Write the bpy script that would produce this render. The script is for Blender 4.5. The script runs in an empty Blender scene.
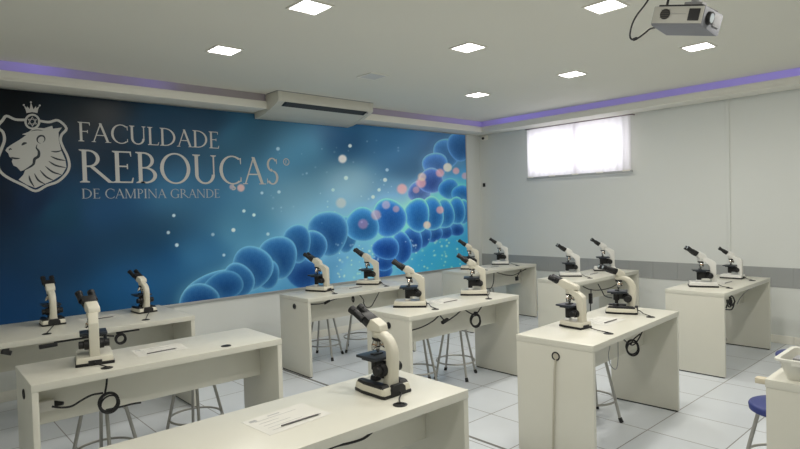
import bpy, bmesh, math, random
import numpy as np
from mathutils import Vector, Matrix
R = math.radians
C = bpy.context.scene.collection
rnd = random.Random(7)

# ------------------------------------------------------------------ camera frame (metres; X along the benches, Y towards the mural wall)
FPX, YAW, PIT, ROL, CH = 573.467, 0.833982, -0.025363, -0.028001, 1.55864
_F = np.array([math.cos(YAW)*math.cos(PIT), math.sin(YAW)*math.cos(PIT), math.sin(PIT)])
_R0 = np.array([math.sin(YAW), -math.cos(YAW), 0.0]); _U0 = np.cross(_R0, _F)
_R = _R0*math.cos(ROL) + _U0*math.sin(ROL); _U = -_R0*math.sin(ROL) + _U0*math.cos(ROL)

def ray(u, v): return _F + _R*(u-400)/FPX - _U*(v-224.5)/FPX
def on_y(u, v, y): d = ray(u, v); t = y/d[1]; return Vector((d[0]*t, y, CH+d[2]*t))      # point of a wall of constant Y
def on_x(u, v, x): d = ray(u, v); t = x/d[0]; return Vector((x, d[1]*t, CH+d[2]*t))
def on_z(u, v, z): d = ray(u, v); t = (z-CH)/d[2]; return Vector((d[0]*t, d[1]*t, z))

cd = bpy.data.cameras.new('camera'); cam = bpy.data.objects.new('camera', cd); C.objects.link(cam)
cd.sensor_width = 36; cd.lens = FPX/800*36; cd.clip_start = 0.05
M = Matrix((( _R[0], _U[0], -_F[0], 0), (_R[1], _U[1], -_F[1], 0), (_R[2], _U[2], -_F[2], CH), (0, 0, 0, 1)))
cam.matrix_world = M
bpy.context.scene.camera = cam

# ------------------------------------------------------------------ materials
def lin(c):
    return tuple((x/12.92 if x <= .04045 else ((x+.055)/1.055)**2.4) for x in c)
def srgb(r, g, b): return lin((r/255, g/255, b/255))

def mat(name, col, rough=.5, metal=0, noise=.04, scale=6, spec=.5, emit=None, estr=0, bump=0):
    m = bpy.data.materials.new(name); m.use_nodes = True
    nt = m.node_tree; n = nt.nodes; b = n['Principled BSDF']
    b.inputs['Roughness'].default_value = rough; b.inputs['Metallic'].default_value = metal
    b.inputs['Specular IOR Level'].default_value = spec
    tc = n.new('ShaderNodeTexCoord'); nz = n.new('ShaderNodeTexNoise'); nz.inputs['Scale'].default_value = scale; nz.inputs['Detail'].default_value = 4
    nt.links.new(tc.outputs['Object'], nz.inputs['Vector'])
    mx = n.new('ShaderNodeMix'); mx.data_type = 'RGBA'
    mx.inputs[6].default_value = (*[c*(1-noise) for c in col], 1); mx.inputs[7].default_value = (*[min(1, c*(1+noise)) for c in col], 1)
    nt.links.new(nz.outputs['Fac'], mx.inputs[0]); nt.links.new(mx.outputs[2], b.inputs['Base Color'])
    if emit: b.inputs['Emission Color'].default_value = (*emit, 1); b.inputs['Emission Strength'].default_value = estr
    if bump:
        bp = n.new('ShaderNodeBump'); bp.inputs['Strength'].default_value = bump; bp.inputs['Distance'].default_value = .002
        nt.links.new(nz.outputs['Fac'], bp.inputs['Height']); nt.links.new(bp.outputs['Normal'], b.inputs['Normal'])
    return m

mWall = mat('wall_paint', (.73, .745, .715), .75, noise=.02, scale=2)
mCeil = mat('ceiling_paint', (.78, .762, .675), .85, noise=.015, scale=1.5)
mSoff = mat('soffit_paint', (.84, .82, .74), .8, noise=.015)
mBench = mat('white_laminate', (.68, .665, .58), .32, noise=.02, scale=9)
mDark = mat('black_rubber', (.012, .012, .013), .6)
mBlack = mat('black_plastic', (.013, .013, .014), .42, noise=.1, spec=.35)
mBlue = mat('blue_black_stage', (.02, .026, .036), .32)
mCream = mat('cream_enamel', (.68, .65, .545), .33, noise=.03)
mWhiteE = mat('white_enamel', (.74, .735, .70), .3, noise=.03)
mChrome = mat('chrome', (.62, .6, .55), .22, metal=1)
mBrass = mat('brass_ring', (.42, .25, .14), .3, metal=1)
mGlass = mat('lamp_lens', (.45, .5, .52), .1)
mSteel = mat('grey_painted_steel', (.42, .41, .38), .38, metal=.5)
mSeat = mat('blue_vinyl', (.03, .045, .2), .45, noise=.08)
mPaper = mat('paper', (.66, .65, .60), .8)
mInk = mat('ink', (.36, .36, .36), .8)
mPen = mat('dark_pencil', (.10, .095, .095), .4)
mFrame = mat('aluminium', (.55, .55, .55), .35, metal=.7)
mBand = mat('grey_wall_tile', (.36, .37, .365), .45, noise=.03, scale=4)
mAC = mat('air_conditioner_plastic', (.66, .64, .56), .45)
mProj = mat('projector_plastic', (.50, .49, .44), .45)
mProjG = mat('projector_grey', (.25, .255, .28), .55)
mBasket = mat('basket_plastic', (.74, .73, .66), .35)
mCard = mat('beige_strip', (.62, .56, .43), .7)
mGrey = mat('mid_grey', (.3, .3, .31), .6)
mCordG = mat('grey_cord', (.50, .47, .38), .6)
mLight = mat('diffuser', (.9, .9, .9), .5, emit=(1, .98, .95), estr=9)
mSocket = mat('socket_white', (.68, .66, .6), .4)

def floor_material():
    m = bpy.data.materials.new('floor_tiles'); m.use_nodes = True; nt = m.node_tree; n = nt.nodes; b = n['Principled BSDF']
    tc = n.new('ShaderNodeTexCoord'); mp = n.new('ShaderNodeMapping'); mp.inputs['Location'].default_value = (.0, .0, 0)
    nt.links.new(tc.outputs['Object'], mp.inputs['Vector'])
    br = n.new('ShaderNodeTexBrick'); br.offset = 0; br.squash = 1
    br.inputs['Scale'].default_value = 1; br.inputs['Brick Width'].default_value = .485; br.inputs['Row Height'].default_value = .485
    br.inputs['Mortar Size'].default_value = .004; br.inputs['Mortar Smooth'].default_value = .2; br.inputs['Bias'].default_value = 0
    br.inputs['Color1'].default_value = (.70, .735, .775, 1); br.inputs['Color2'].default_value = (.72, .755, .79, 1); br.inputs['Mortar'].default_value = (.26, .25, .24, 1)
    nt.links.new(mp.outputs['Vector'], br.inputs['Vector'])
    nz = n.new('ShaderNodeTexNoise'); nz.inputs['Scale'].default_value = 3; nt.links.new(tc.outputs['Object'], nz.inputs['Vector'])
    mx = n.new('ShaderNodeMix'); mx.data_type = 'RGBA'; mx.blend_type = 'MULTIPLY'; mx.inputs[0].default_value = .12
    nt.links.new(br.outputs['Color'], mx.inputs[6]); nt.links.new(nz.outputs['Fac'], mx.inputs[7]); nt.links.new(mx.outputs[2], b.inputs['Base Color'])
    b.inputs['Roughness'].default_value = .3; b.inputs['Specular IOR Level'].default_value = .45
    return m, mp
mFloor, floor_map = floor_material()
floor_map.inputs['Location'].default_value = (-(3.85 % .485), -(1.775 % .485), 0)

# ------------------------------------------------------------------ mesh builder
class MB:
    def __init__(s): s.bm = bmesh.new()
    def _xf(s, vs, rot=None, loc=None):
        for v in vs:
            if rot: v.co = rot @ v.co
            if loc: v.co += Vector(loc)
    def box(s, x0, x1, y0, y1, z0, z1, bev=0, seg=2, rot=None, loc=None):
        r = bmesh.ops.create_cube(s.bm, size=1); vs = r['verts']
        for v in vs: v.co = Vector(((x0+x1)/2+v.co.x*(x1-x0), (y0+y1)/2+v.co.y*(y1-y0), (z0+z1)/2+v.co.z*(z1-z0)))
        if bev:
            es = list({e for v in vs for e in v.link_edges})
            q = bmesh.ops.bevel(s.bm, geom=es, offset=bev, segments=seg, affect='EDGES', profile=.6); vs = list({v for f in q['faces'] for v in f.verts} | {v for v in vs if v.is_valid})
        s._xf(vs, rot, loc); return s
    def prism(s, prof, a0, a1, axis='x', bev=0, taper=1.0):
        """profile of 2-D points swept along an axis: x -> (y,z), y -> (x,z), z -> (x,y)"""
        def P(p, a):
            return {'x': (a, p[0], p[1]), 'y': (p[0], a, p[1]), 'z': (p[0], p[1], a)}[axis]
        cx = sum(p[0] for p in prof)/len(prof); cy = sum(p[1] for p in prof)/len(prof)
        A = [s.bm.verts.new(P(p, a0)) for p in prof]
        B = [s.bm.verts.new(P((cx+(p[0]-cx)*taper, cy+(p[1]-cy)*taper), a1)) for p in prof]
        n = len(prof); fs = [s.bm.faces.new(A[::-1]), s.bm.faces.new(B)]
        for i in range(n): fs.append(s.bm.faces.new((A[i], A[(i+1) % n], B[(i+1) % n], B[i])))
        if bev:
            es = list({e for f in fs for e in f.edges})
            bmesh.ops.bevel(s.bm, geom=es, offset=bev, segments=2, affect='EDGES', profile=.6)
        return s
    def cyl(s, p0, p1, r0, r1=None, seg=20, cap=True, bev=0):
        p0, p1 = Vector(p0), Vector(p1); r1 = r0 if r1 is None else r1
        d = (p1-p0); L = d.length; q = Vector((0, 0, 1)).rotation_difference(d.normalized()).to_matrix()
        rings = [(0, r0), (L, r1)]
        if bev: rings = [(0, r0-bev), (bev, r0), (L-bev, r1), (L, r1-bev)]
        vs = []
        for h, r in rings: vs.append([s.bm.verts.new(p0 + q @ Vector((r*math.cos(2*math.pi*i/seg), r*math.sin(2*math.pi*i/seg), h))) for i in range(seg)])
        for a, b in zip(vs, vs[1:]):
            for i in range(seg): s.bm.faces.new((a[i], a[(i+1) % seg], b[(i+1) % seg], b[i]))
        if cap: s.bm.faces.new(vs[0][::-1]); s.bm.faces.new(vs[-1])
        return s
    def lathe(s, prof, seg=32, loc=(0, 0, 0)):
        vs = [[s.bm.verts.new(Vector(loc)+Vector((r*math.cos(2*math.pi*i/seg), r*math.sin(2*math.pi*i/seg), z))) for i in range(seg)] for r, z in prof]
        for a, b in zip(vs, vs[1:]):
            for i in range(seg): s.bm.faces.new((a[i], a[(i+1) % seg], b[(i+1) % seg], b[i]))
        s.bm.faces.new(vs[0][::-1]); s.bm.faces.new(vs[-1]); return s
    def tube(s, pts, r, seg=8, closed=False):
        pts = [Vector(p) for p in pts]; n = len(pts); rr = r if isinstance(r, (list, tuple)) else [r]*n
        rings = []; up = None
        for i, p in enumerate(pts):
            if closed: t = pts[(i+1) % n]-pts[i-1]
            else: t = pts[min(i+1, n-1)]-pts[max(i-1, 0)]
            t = t.normalized() if t.length > 1e-9 else Vector((0, 0, 1))
            if up is None: up = t.orthogonal().normalized()
            else:
                up = up - t*up.dot(t); up = up.normalized() if up.length > 1e-6 else t.orthogonal().normalized()
            b = t.cross(up)
            rings.append([s.bm.verts.new(p+(up*math.cos(2*math.pi*k/seg)+b*math.sin(2*math.pi*k/seg))*rr[i]) for k in range(seg)])
        prs = list(zip(rings, rings[1:])) + ([(rings[-1], rings[0])] if closed else [])
        for a, b in prs:
            for k in range(seg): s.bm.faces.new((a[k], a[(k+1) % seg], b[(k+1) % seg], b[k]))
        if not closed: s.bm.faces.new(rings[0][::-1]); s.bm.faces.new(rings[-1])
        return s
    def poly(s, pts):
        s.bm.faces.new([s.bm.verts.new(p) for p in pts]); return s
    def build(s, name, m, parent=None, smooth=True):
        bmesh.ops.recalc_face_normals(s.bm, faces=s.bm.faces[:])
        me = bpy.data.meshes.new(name)
        if smooth:
            for f in s.bm.faces: f.smooth = True
            for e in s.bm.edges:
                if len(e.link_faces) != 2 or e.calc_face_angle(4) > R(38): e.smooth = False
        s.bm.to_mesh(me); s.bm.free(); me.materials.append(m)
        o = bpy.data.objects.new(name, me); C.objects.link(o)
        if parent: o.parent = parent
        return o

def spline(pts, n=8):
    """Catmull-Rom through points"""
    P = [Vector(p) for p in pts]; P = [P[0]*2-P[1]] + P + [P[-1]*2-P[-2]]; out = []
    for i in range(1, len(P)-2):
        a, b, c, d = P[i-1:i+3]
        for k in range(n):
            t = k/n; out.append(.5*((2*b)+(c-a)*t+(2*a-5*b+4*c-d)*t*t+(3*b-a-3*c+d)*t**3))
    out.append(P[-2]); return out

def thing(name, label, cat, loc=(0, 0, 0), rz=0, group=None):
    o = bpy.data.objects.new(name, None); C.objects.link(o); o.location = loc; o.rotation_euler = (0, 0, rz)
    o.empty_display_size = .1
    return tag(o, label, cat, group)
def tag(o, label, cat, group=None):
    o['label'] = label; o['category'] = cat
    if group: o['group'] = group
    return o
def struct(o): o['kind'] = 'structure'; return o
def dup(root, name, loc, rz, label, group=None):
    r = root.copy(); C.objects.link(r); r.name = name; r.location = loc; r.rotation_euler = (0, 0, rz); r['label'] = label
    if group: r['group'] = group
    for ch in list(root.children):
        c = ch.copy(); C.objects.link(c); c.parent = r
        for g in list(ch.children):
            d = g.copy(); C.objects.link(d); d.parent = c
    return r

# ------------------------------------------------------------------ room shell
X0, X1, Y0, Y1 = -2.2, 7.18, -1.6, 5.961
ZS, ZL, ZC, DS = 2.7098, 2.7926, 2.8734, .3124
struct(MB().box(X0, X1, Y0, Y1, -.1, 0).build('floor', mFloor, smooth=False))
struct(MB().box(X0, X1, Y0, Y1, ZC, ZC+.1).build('ceiling', mCeil, smooth=False))
struct(MB().box(X0-.1, X1+.1, Y1, Y1+.1, -.1, ZC+.1).build('wall_left', mWall, smooth=False))
WY0, WY1, WZ0, WZ1 = 3.49, 5.05, 2.0, 2.66         # window opening in the back wall
b = MB(); b.box(X1, X1+.16, Y0, WY0, -.1, ZC+.1); b.box(X1, X1+.16, WY1, Y1, -.1, ZC+.1)
b.box(X1, X1+.16, WY0, WY1, -.1, WZ0); b.box(X1, X1+.16, WY0, WY1, WZ1, ZC+.1)
struct(b.build('wall_back', mWall, smooth=False))
struct(MB().box(X0-.1, X1+.1, Y0-.1, Y0, -.1, ZC+.1).build('wall_right', mWall, smooth=False))
struct(MB().box(X0-.1, X0, Y0, Y1, -.1, ZC+.1).build('wall_front', mWall, smooth=False))
# perimeter soffit with an open cove above it
AX0, AX1 = 3.2, 4.52                                # the air conditioner interrupts the soffit on the mural wall
b = MB()
for x0, x1 in ((X0, AX0), (AX1, X1-DS)):
    b.box(x0, x1, Y1-DS, Y1, ZS, ZS+.02, bev=.004); b.box(x0, x1, Y1-DS, Y1-DS+.02, ZS+.02, ZL, bev=.004)
struct(b.build('trim_1', mSoff))
b = MB(); b.box(X1-DS, X1, Y0, Y1, ZS, ZS+.02, bev=.004); b.box(X1-DS, X1-DS+.02, Y0, Y1-DS, ZS+.02, ZL, bev=.004)
b.box(X1-DS, X1-DS+.02, Y1-DS, Y1-DS+.02, ZS+.02, ZL)
struct(b.build('trim_2', mSoff))

def led_material(name, ramp, axis):
    m = bpy.data.materials.new(name); m.use_nodes = True; nt = m.node_tree; n = nt.nodes; bs = n['Principled BSDF']
    bs.inputs['Base Color'].default_value = (.40, .36, .33, 1); bs.inputs['Roughness'].default_value = .8
    tc = n.new('ShaderNodeTexCoord'); sx = n.new('ShaderNodeSeparateXYZ'); nt.links.new(tc.outputs['Object'], sx.inputs[0])
    mr = n.new('ShaderNodeMapRange'); mr.inputs[1].default_value = -3; mr.inputs[2].default_value = 8; nt.links.new(sx.outputs[axis], mr.inputs[0])
    cr = n.new('ShaderNodeValToRGB'); e = cr.color_ramp.elements
    e[0].position = (ramp[0][0]+3)/11; e[0].color = (*[ramp[0][1]]*3, 1); e[1].position = (ramp[-1][0]+3)/11; e[1].color = (*[ramp[-1][1]]*3, 1)
    for p, v in ramp[1:-1]:
        q = e.new((p+3)/11); q.color = (v, v, v, 1)
    nt.links.new(mr.outputs[0], cr.inputs[0]); nt.links.new(cr.outputs[0], bs.inputs['Emission Strength'])
    bs.inputs['Emission Color'].default_value = (.17, .13, .62, 1)
    return m
mLedB = led_material('led_glow_back', [(-1, .62), (1.5, .58), (3.0, .42), (4.4, .45), (5.2, .62), (5.45, .4), (5.9, .2)], 1)
mLedL = led_material('led_glow_left', [(-1, .2), (.5, .2), (1.05, .5), (1.35, .2), (1.65, .14), (2.0, .25), (2.3, .05), (3.0, .02), (4.5, .05), (5.4, .12), (6.3, .3), (7, .4)], 0)
for nm, bx, m_, lb in (('led_strip', (X1-DS+.022, X1-DS+.030, Y0, Y1-DS+.022, ZL-.03, ZC), mLedB, 'violet glowing LED strip in the ceiling cove above the window wall'),
                       ('led_strip', (X0, AX0-.005, Y1-DS+.022, Y1-DS+.030, ZL-.03, ZC), mLedL, 'patchy violet LED strip in the cove left of the air conditioner'),
                       ('led_strip', (AX1+.005, X1-DS+.022, Y1-DS+.022, Y1-DS+.030, ZL-.03, ZC), mLedL, 'faint LED strip in the cove between air conditioner and room corner')):
    tag(MB().box(*bx).build(nm, m_, smooth=False), lb, 'light strip')
# grey tile band, baseboards, raceway on the back wall
b = MB(); yy = Y0
while yy < Y1-.02:
    y2 = min(yy+.30, Y1-.001); b.box(X1-.008, X1, yy+.0008, y2-.0008, .608, .821); yy = y2
struct(b.build('trim_3', mBand, smooth=False))
b = MB(); b.box(X1-.015, X1, Y0, 1.70, 0, .087, bev=.003); b.box(X1-.015, X1, 1.706, Y1, 0, .087, bev=.003)
struct(b.build('baseboard_back', mSoff)); struct(MB().box(X0, X1-.015, Y1-.015, Y1, 0, .087, bev=.003).build('baseboard_left', mSoff))
struct(MB().box(X1-.014, X1, 2.305, 2.345, .83, ZS, bev=.003).build('trim_4', mWall))
# metal floor joint crossing the room
struct(MB().box(2.915, 2.935, Y0, Y1-.02, 0, .0025).build('trim_5', mat('floor_joint', (.17, .165, .155), .5), smooth=False))

# window with frosted panes and a sheer curtain
def emis(name, col, s):
    m = bpy.data.materials.new(name); m.use_nodes = True; nt = m.node_tree; bs = nt.nodes['Principled BSDF']
    bs.inputs['Base Color'].default_value = (.6, .65, .7, 1); bs.inputs['Roughness'].default_value = .3
    nz = nt.nodes.new('ShaderNodeTexNoise'); nz.inputs['Scale'].default_value = 2
    mr = nt.nodes.new('ShaderNodeMapRange'); mr.inputs[3].default_value = s*.9; mr.inputs[4].default_value = s*1.1
    nt.links.new(nz.outputs['Fac'], mr.inputs[0]); nt.links.new(mr.outputs[0], bs.inputs['Emission Strength'])
    bs.inputs['Emission Color'].default_value = (*col, 1); return m
w = struct(bpy.data.objects.new('window_1', None)); C.objects.link(w); w.location = (X1, (WY0+WY1)/2, WZ0)
hw = (WY1-WY0)/2; hh = WZ1-WZ0
b = MB(); b.box(.06, .11, -hw, -hw+.04, 0, hh); b.box(.06, .11, hw-.04, hw, 0, hh); b.box(.06, .11, -hw+.04, hw-.04, 0, .04); b.box(.06, .11, -hw+.04, hw-.04, hh-.04, hh)
b.box(.06, .11, -.02, .02, .04, hh-.04); struct(b.build('window_frame', mFrame, w))
for s in (-1, 1): struct(MB().box(.08, .09, min(s*.02, s*(hw-.04)), max(s*.02, s*(hw-.04)), .04, hh-.04).build('window_pane', emis('daylight_pane', (.95, .94, 1), 2.3), w))
CY0, CY1, CZ0, CZ1 = 3.425, 5.00, 1.985, 2.70
cm = bpy.data.materials.new('sheer_curtain'); cm.use_nodes = True; nt = cm.node_tree
bs = nt.nodes['Principled BSDF']; bs.inputs['Base Color'].default_value = (.85, .83, .84, 1); bs.inputs['Roughness'].default_value = .9
tr = nt.nodes.new('ShaderNodeBsdfTranslucent'); tr.inputs['Color'].default_value = (.95, .92, .94, 1)
wv = nt.nodes.new('ShaderNodeTexWave'); wv.inputs['Scale'].default_value = 8; wv.bands_direction = 'Z'
tcc = nt.nodes.new('ShaderNodeTexCoord'); nt.links.new(tcc.outputs['Object'], wv.inputs['Vector'])
mr = nt.nodes.new('ShaderNodeMapRange'); mr.inputs[3].default_value = .62; mr.inputs[4].default_value = .72; nt.links.new(wv.outputs['Fac'], mr.inputs[0])
ms = nt.nodes.new('ShaderNodeMixShader'); nt.links.new(mr.outputs[0], ms.inputs[0]); nt.links.new(bs.outputs[0], ms.inputs[1]); nt.links.new(tr.outputs[0], ms.inputs[2])
nt.links.new(ms.outputs[0], nt.nodes['Material Output'].inputs[0])
cr = thing('curtain', 'sheer white curtain glowing with daylight over the high window', 'curtain', (X1-.075, 0, 0))
for a, c in ((CY0, (CY0+CY1)/2+.03), ((CY0+CY1)/2-.03, CY1)):
    b = MB(); n = 60; front = []
    off = 0 if a == CY0 else .012
    rows = [[b.bm.verts.new((off+.006*math.sin(i*.9)*(1-.3*j/6), a+(c-a)*i/n, CZ0+(CZ1-.02-CZ0)*j/6)) for i in range(n+1)] for j in range(7)]
    for j in range(6):
        for i in range(n): b.bm.faces.new((rows[j][i], rows[j][i+1], rows[j+1][i+1], rows[j+1][i]))
    b.build('curtain_panel', cm, cr)
b = MB(); b.cyl((.002, CY0-.03, CZ1-.012), (.002, CY1+.03, CZ1-.012), .006, seg=10)
for y in (CY0-.02, CY1+.02, (CY0+CY1)/2): b.box(.002, .075, y-.004, y+.004, CZ1-.017, CZ1-.007)
b.build('curtain_rod', mat('rod_metal', (.25, .18, .2), .4, metal=.6), cr)
for k in range(7):
    y = CY0+.03+(CY1-CY0-.06)*k/6
    b = MB(); b.tube([(.002+.011*math.cos(t), y, CZ1-.016+.011*math.sin(t)) for t in [2*math.pi*i/12 for i in range(12)]], .0025, 6, True); b.build('curtain_ring', mFrame, cr)
b = MB(); b.box(-.012, .020, CY0-.01, CY1+.01, CZ0-.03, CZ0, bev=.003)
b.build('bottom_rail', mat('rail_grey', (.42, .43, .43), .5), cr)
for k in range(5):
    y = CY0+.06+(CY1-CY0-.12)*k/4; MB().box(-.02, -.012, y-.05, y+.05, CZ0-.012, CZ0+.006, bev=.002).build('rail_clip', mSoff, cr)

# ------------------------------------------------------------------ mural
MX0, MX1, MZ0, MZ1 = .40, 6.835, .633, 2.700
YF = Y1-.022
mu = thing('wall_mural', 'blue cell-chain wall mural with faculty crest and lettering behind the benches', 'mural', (0, 0, 0))
def paint_mural():
    nx, nz = 960, 310
    xs = np.linspace(MX0+.02, MX1-.02, nx); zs = np.linspace(MZ0+.02, MZ1-.004, nz)
    X, Z = np.meshgrid(xs, zs); Pv = np.stack([X, np.full_like(X, Y1), Z-CH], -1)
    dz = Pv @ _F; Uq = 400+FPX*(Pv @ _R)/dz; Vq = 224.5-FPX*(Pv @ _U)/dz
    ctl = [(-60, 90, 6, 12, 18), (0, 90, 6, 13, 19), (-40, 200, 6, 16, 30), (0, 200, 8, 22, 40), (30, 200, 10, 30, 56), (0, 300, 18, 58, 104), (60, 255, 18, 56, 94), (90, 110, 8, 24, 34), (100, 150, 10, 34, 54), (100, 215, 22, 62, 100), (60, 215, 16, 56, 84), (130, 290, 18, 72, 120), (165, 130, 18, 52, 78), (190, 200, 44, 96, 134), (200, 250, 36, 88, 128), (160, 260, 20, 68, 110),
           (240, 140, 40, 92, 124), (240, 230, 58, 114, 148), (205, 118, 22, 52, 76), (300, 150, 56, 112, 146), (300, 205, 92, 142, 170), (345, 140, 26, 72, 112), (350, 185, 116, 160, 184), (385, 140, 40, 92, 136), (400, 160, 50, 104, 150), (440, 145, 60, 104, 150), (395, 195, 104, 158, 200), (350, 270, 96, 164, 204), (440, 250, 40, 150, 204), (465, 262, 34, 136, 194), (250, 292, 56, 120, 164), (330, 262, 72, 134, 178), (465, 200, 60, 150, 200), (310, 285, 60, 126, 170)]
    num = np.zeros(X.shape+(3,)); den = np.zeros(X.shape)
    for u, v, r, g, b_ in ctl:
        wq = 1/((Uq-u)**2+((Vq-v)*1.3)**2+60)**1.6; num += wq[..., None]*np.array([r, g, b_]); den += wq
    col = num/den[..., None]
    # soft cloudy streaks
    rg = np.random.RandomState(3); cl = np.zeros(X.shape)
    for k in range(26):
        a = rg.uniform(-.9, -.2); fq = rg.uniform(.02, .09); ph = rg.uniform(0, 6.28)
        cl += np.sin((Uq*math.sin(-a)+Vq*math.cos(a)*1.4)*fq+ph+1.5*np.sin(Uq*.02+ph))/26**.5
    col = col*(1+.09*cl[..., None])
    def blend(mask, c):
        nonlocal col
        col = col*(1-mask[..., None])+np.array(c, float)*mask[..., None] if np.ndim(c) == 1 else col*(1-mask[..., None])+c*mask[..., None]
    def cell(u, v, ru, rv, inner=(22, 84, 156), rim=(104, 176, 204), tilt=0., al=1.):
        ru, rv = ru*1.1, rv*1.1; rim = tuple(min(255, q*1.1+.18*(sum(rim)/3)+8) for q in rim)
        du, dv = Uq-u, Vq-v; ct, st = math.cos(tilt), math.sin(tilt)
        a, c = (du*ct+dv*st)/ru, (-du*st+dv*ct)/rv
        t = np.sqrt(a*a+c*c)*(1+.05*np.sin(3*np.arctan2(c, a)+u))
        k = .25*np.clip(t, 0, 1)**3+.75*np.clip(t, 0, 1)**(13-4*np.clip(-c, 0, 1))+.05*np.sin(Uq*1.9+3*np.sin(Vq*1.3))*np.sin(Vq*2.3+2*np.sin(Uq*.9)); core = np.clip(1-np.sqrt((a-.15)**2+(c-.25)**2), 0, 1)
        cc = np.array(inner, float)*(1-k[..., None])+np.array(rim, float)*k[..., None]
        cc = cc*(1-.18*core[..., None])+12*np.clip(-c, 0, 1)[..., None]*np.array([.6, 1.1, 1.2])
        m = np.clip((1-t)*max(ru, rv)*.9, 0, 1)*al
        blend(m, cc)
        halo = np.exp(-((t-1)*4)**2)*(t > 1)*.10*al; blend(halo, rim)
    L1, L2 = (20, 76, 140), (78, 142, 166)
    D1, D2 = (14, 66, 150), (60, 130, 176)
    # lower left part of the chain, back to front
    for q in [(446, 153, 13, 14, (40, 96, 160), (90, 150, 190)), (459, 146, 12, 14, (36, 92, 158), (84, 146, 190)), (434, 165, 12, 12, (44, 98, 172), (96, 156, 200)),
              (418, 192, 11, 10, (56, 86, 160), (120, 160, 205)), (430, 181, 12, 12, (42, 78, 158), (110, 150, 205)), (448, 189, 10, 10, (26, 96, 170), (90, 170, 214)), (460, 194, 9, 9, (24, 98, 176), (84, 170, 216)),
              (302, 272, 17, 15, (14, 60, 128), (40, 104, 152)), (345, 234, 11, 17, L1, L2)]:
        cell(*q[:4], q[4], q[5])
    for q in [(455, 229, 8, 7), (443, 231, 8, 8), (432, 233, 9, 9), (421, 236, 9, 11), (411, 240, 10, 13), (400, 248, 10, 16), (382, 270, 9, 9), (383, 260, 11, 10), (385, 248, 13, 11)]:
        cell(*q, D1, (84, 160, 200))
    for q in [(463, 212, 6, 12), (455, 211, 9, 13), (443, 214, 10, 14), (430, 214, 12, 16), (416, 215, 12, 16)]: cell(*q, (22, 96, 176), (110, 190, 224))
    cell(388, 218, 16, 18, (20, 84, 168), (96, 172, 214)); cell(361, 225, 16, 16, (24, 92, 160), (84, 158, 190))
    cell(327, 233, 19, 21, L1, L2); cell(313, 246, 12, 15, L1, (96, 160, 190)); cell(296, 243, 13, 18, L1, L2); cell(277, 257, 18, 20, L1, L2)
    cell(265, 274, 13, 14, L1, L2); cell(251, 268, 19, 21, L1, L2, .3)
    cell(214, 292, 30, 19, L1, L2, -.35); cell(237, 281, 15, 17, L1, (88, 152, 172)); cell(222, 286, 20, 13, L1, (60, 122, 150), -.3); cell(198, 299, 19, 14, L1, (92, 156, 172), -.25)
    def dot(u, v, r, c, al=.8, soft=.35):
        t = np.sqrt((Uq-u)**2+(Vq-v)**2)/r; blend(np.clip((1-t)/soft, 0, 1)*al, c)
    PK, PE, WH = (226, 150, 150), (236, 190, 160), (205, 222, 228)
    for u, v, r, c, al in [(401, 189, 6, PK, .75), (420, 183, 6, PK, .7), (421, 177, 5, PE, .6), (439, 173, 5, PK, .7), (446.5, 167.5, 5, (246, 214, 170), .9), (455, 171, 4, PK, .7), (464, 176, 4, PK, .6), (426, 225, 4.5, PE, .75), (439, 210, 4.5, PK, .7), (362, 224, 6, (190, 120, 160), .5), (375, 215, 6, PK, .5), (385, 205, 5, (220, 170, 180), .5), (395, 209, 4, PK, .5), (415, 190, 4, PK, .5),
                           (341.5, 159, 5, (216, 206, 200), .8), (349, 146, 2.2, WH, .8), (384, 180, 2.4, WH, .7), (378, 190, 2, WH, .6), (372, 197, 2.2, WH, .6), (240, 188, 4.5, (214, 160, 150), .75), (231, 187, 3, (200, 160, 160), .6),
                           (173, 215.5, 2, WH, .75), (167.5, 232.5, 2, WH, .7), (176, 245, 2.2, WH, .75), (212, 234.5, 2, WH, .5), (232.5, 230, 2.4, WH, .8), (243, 211, 2, WH, .7), (253, 215, 2, WH, .7), (267, 234, 2, WH, .5), (223, 255, 1.8, WH, .6), (277, 149, 2.2, WH, .5), (261, 193, 1.8, WH, .5), (278, 192, 2, WH, .5), (340, 203, 6, (230, 190, 160), .35), (345, 178, 2.5, WH, .5), (332, 190, 2, WH, .4), (386, 170, 2, WH, .5)]:
        dot(u, v, r, c, al)
    for k in range(90):
        if k % 2: u, v = rg.uniform(335, 378), rg.uniform(243, 278)
        else: u, v = rg.uniform(402, 464), rg.uniform(238, 268)
        dot(u, v, rg.uniform(.7, 1.9), WH, rg.uniform(.2, .6), .7)
    for k in range(40): dot(rg.uniform(270, 400), rg.uniform(140, 225), rg.uniform(.8, 1.6), WH, rg.uniform(.1, .35), .8)
    c = np.clip(col, 0, 255)/255
    g_ = c.mean(-1, keepdims=True); c = np.clip(g_+(c-g_)*.86, 0, 1)
    l = np.where(c <= .04045, c/12.92, ((c+.055)/1.055)**2.4)
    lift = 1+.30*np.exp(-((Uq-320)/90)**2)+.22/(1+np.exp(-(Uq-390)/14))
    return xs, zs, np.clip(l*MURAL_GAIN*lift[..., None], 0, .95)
MURAL_GAIN = 1.6
xs, zs, colr = paint_mural(); nx, nz = len(xs), len(zs)
co = np.empty((nz, nx, 3), np.float32); co[..., 0] = xs[None, :]; co[..., 1] = YF; co[..., 2] = zs[:, None]
idx = np.arange(nx*nz).reshape(nz, nx); quads = np.stack([idx[:-1, :-1], idx[:-1, 1:], idx[1:, 1:], idx[1:, :-1]], -1).reshape(-1, 4)
me = bpy.data.meshes.new('printed_panel'); me.vertices.add(nx*nz); me.vertices.foreach_set('co', co.ravel())
me.loops.add(quads.size); me.loops.foreach_set('vertex_index', quads.ravel().astype(np.int32))
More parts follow.
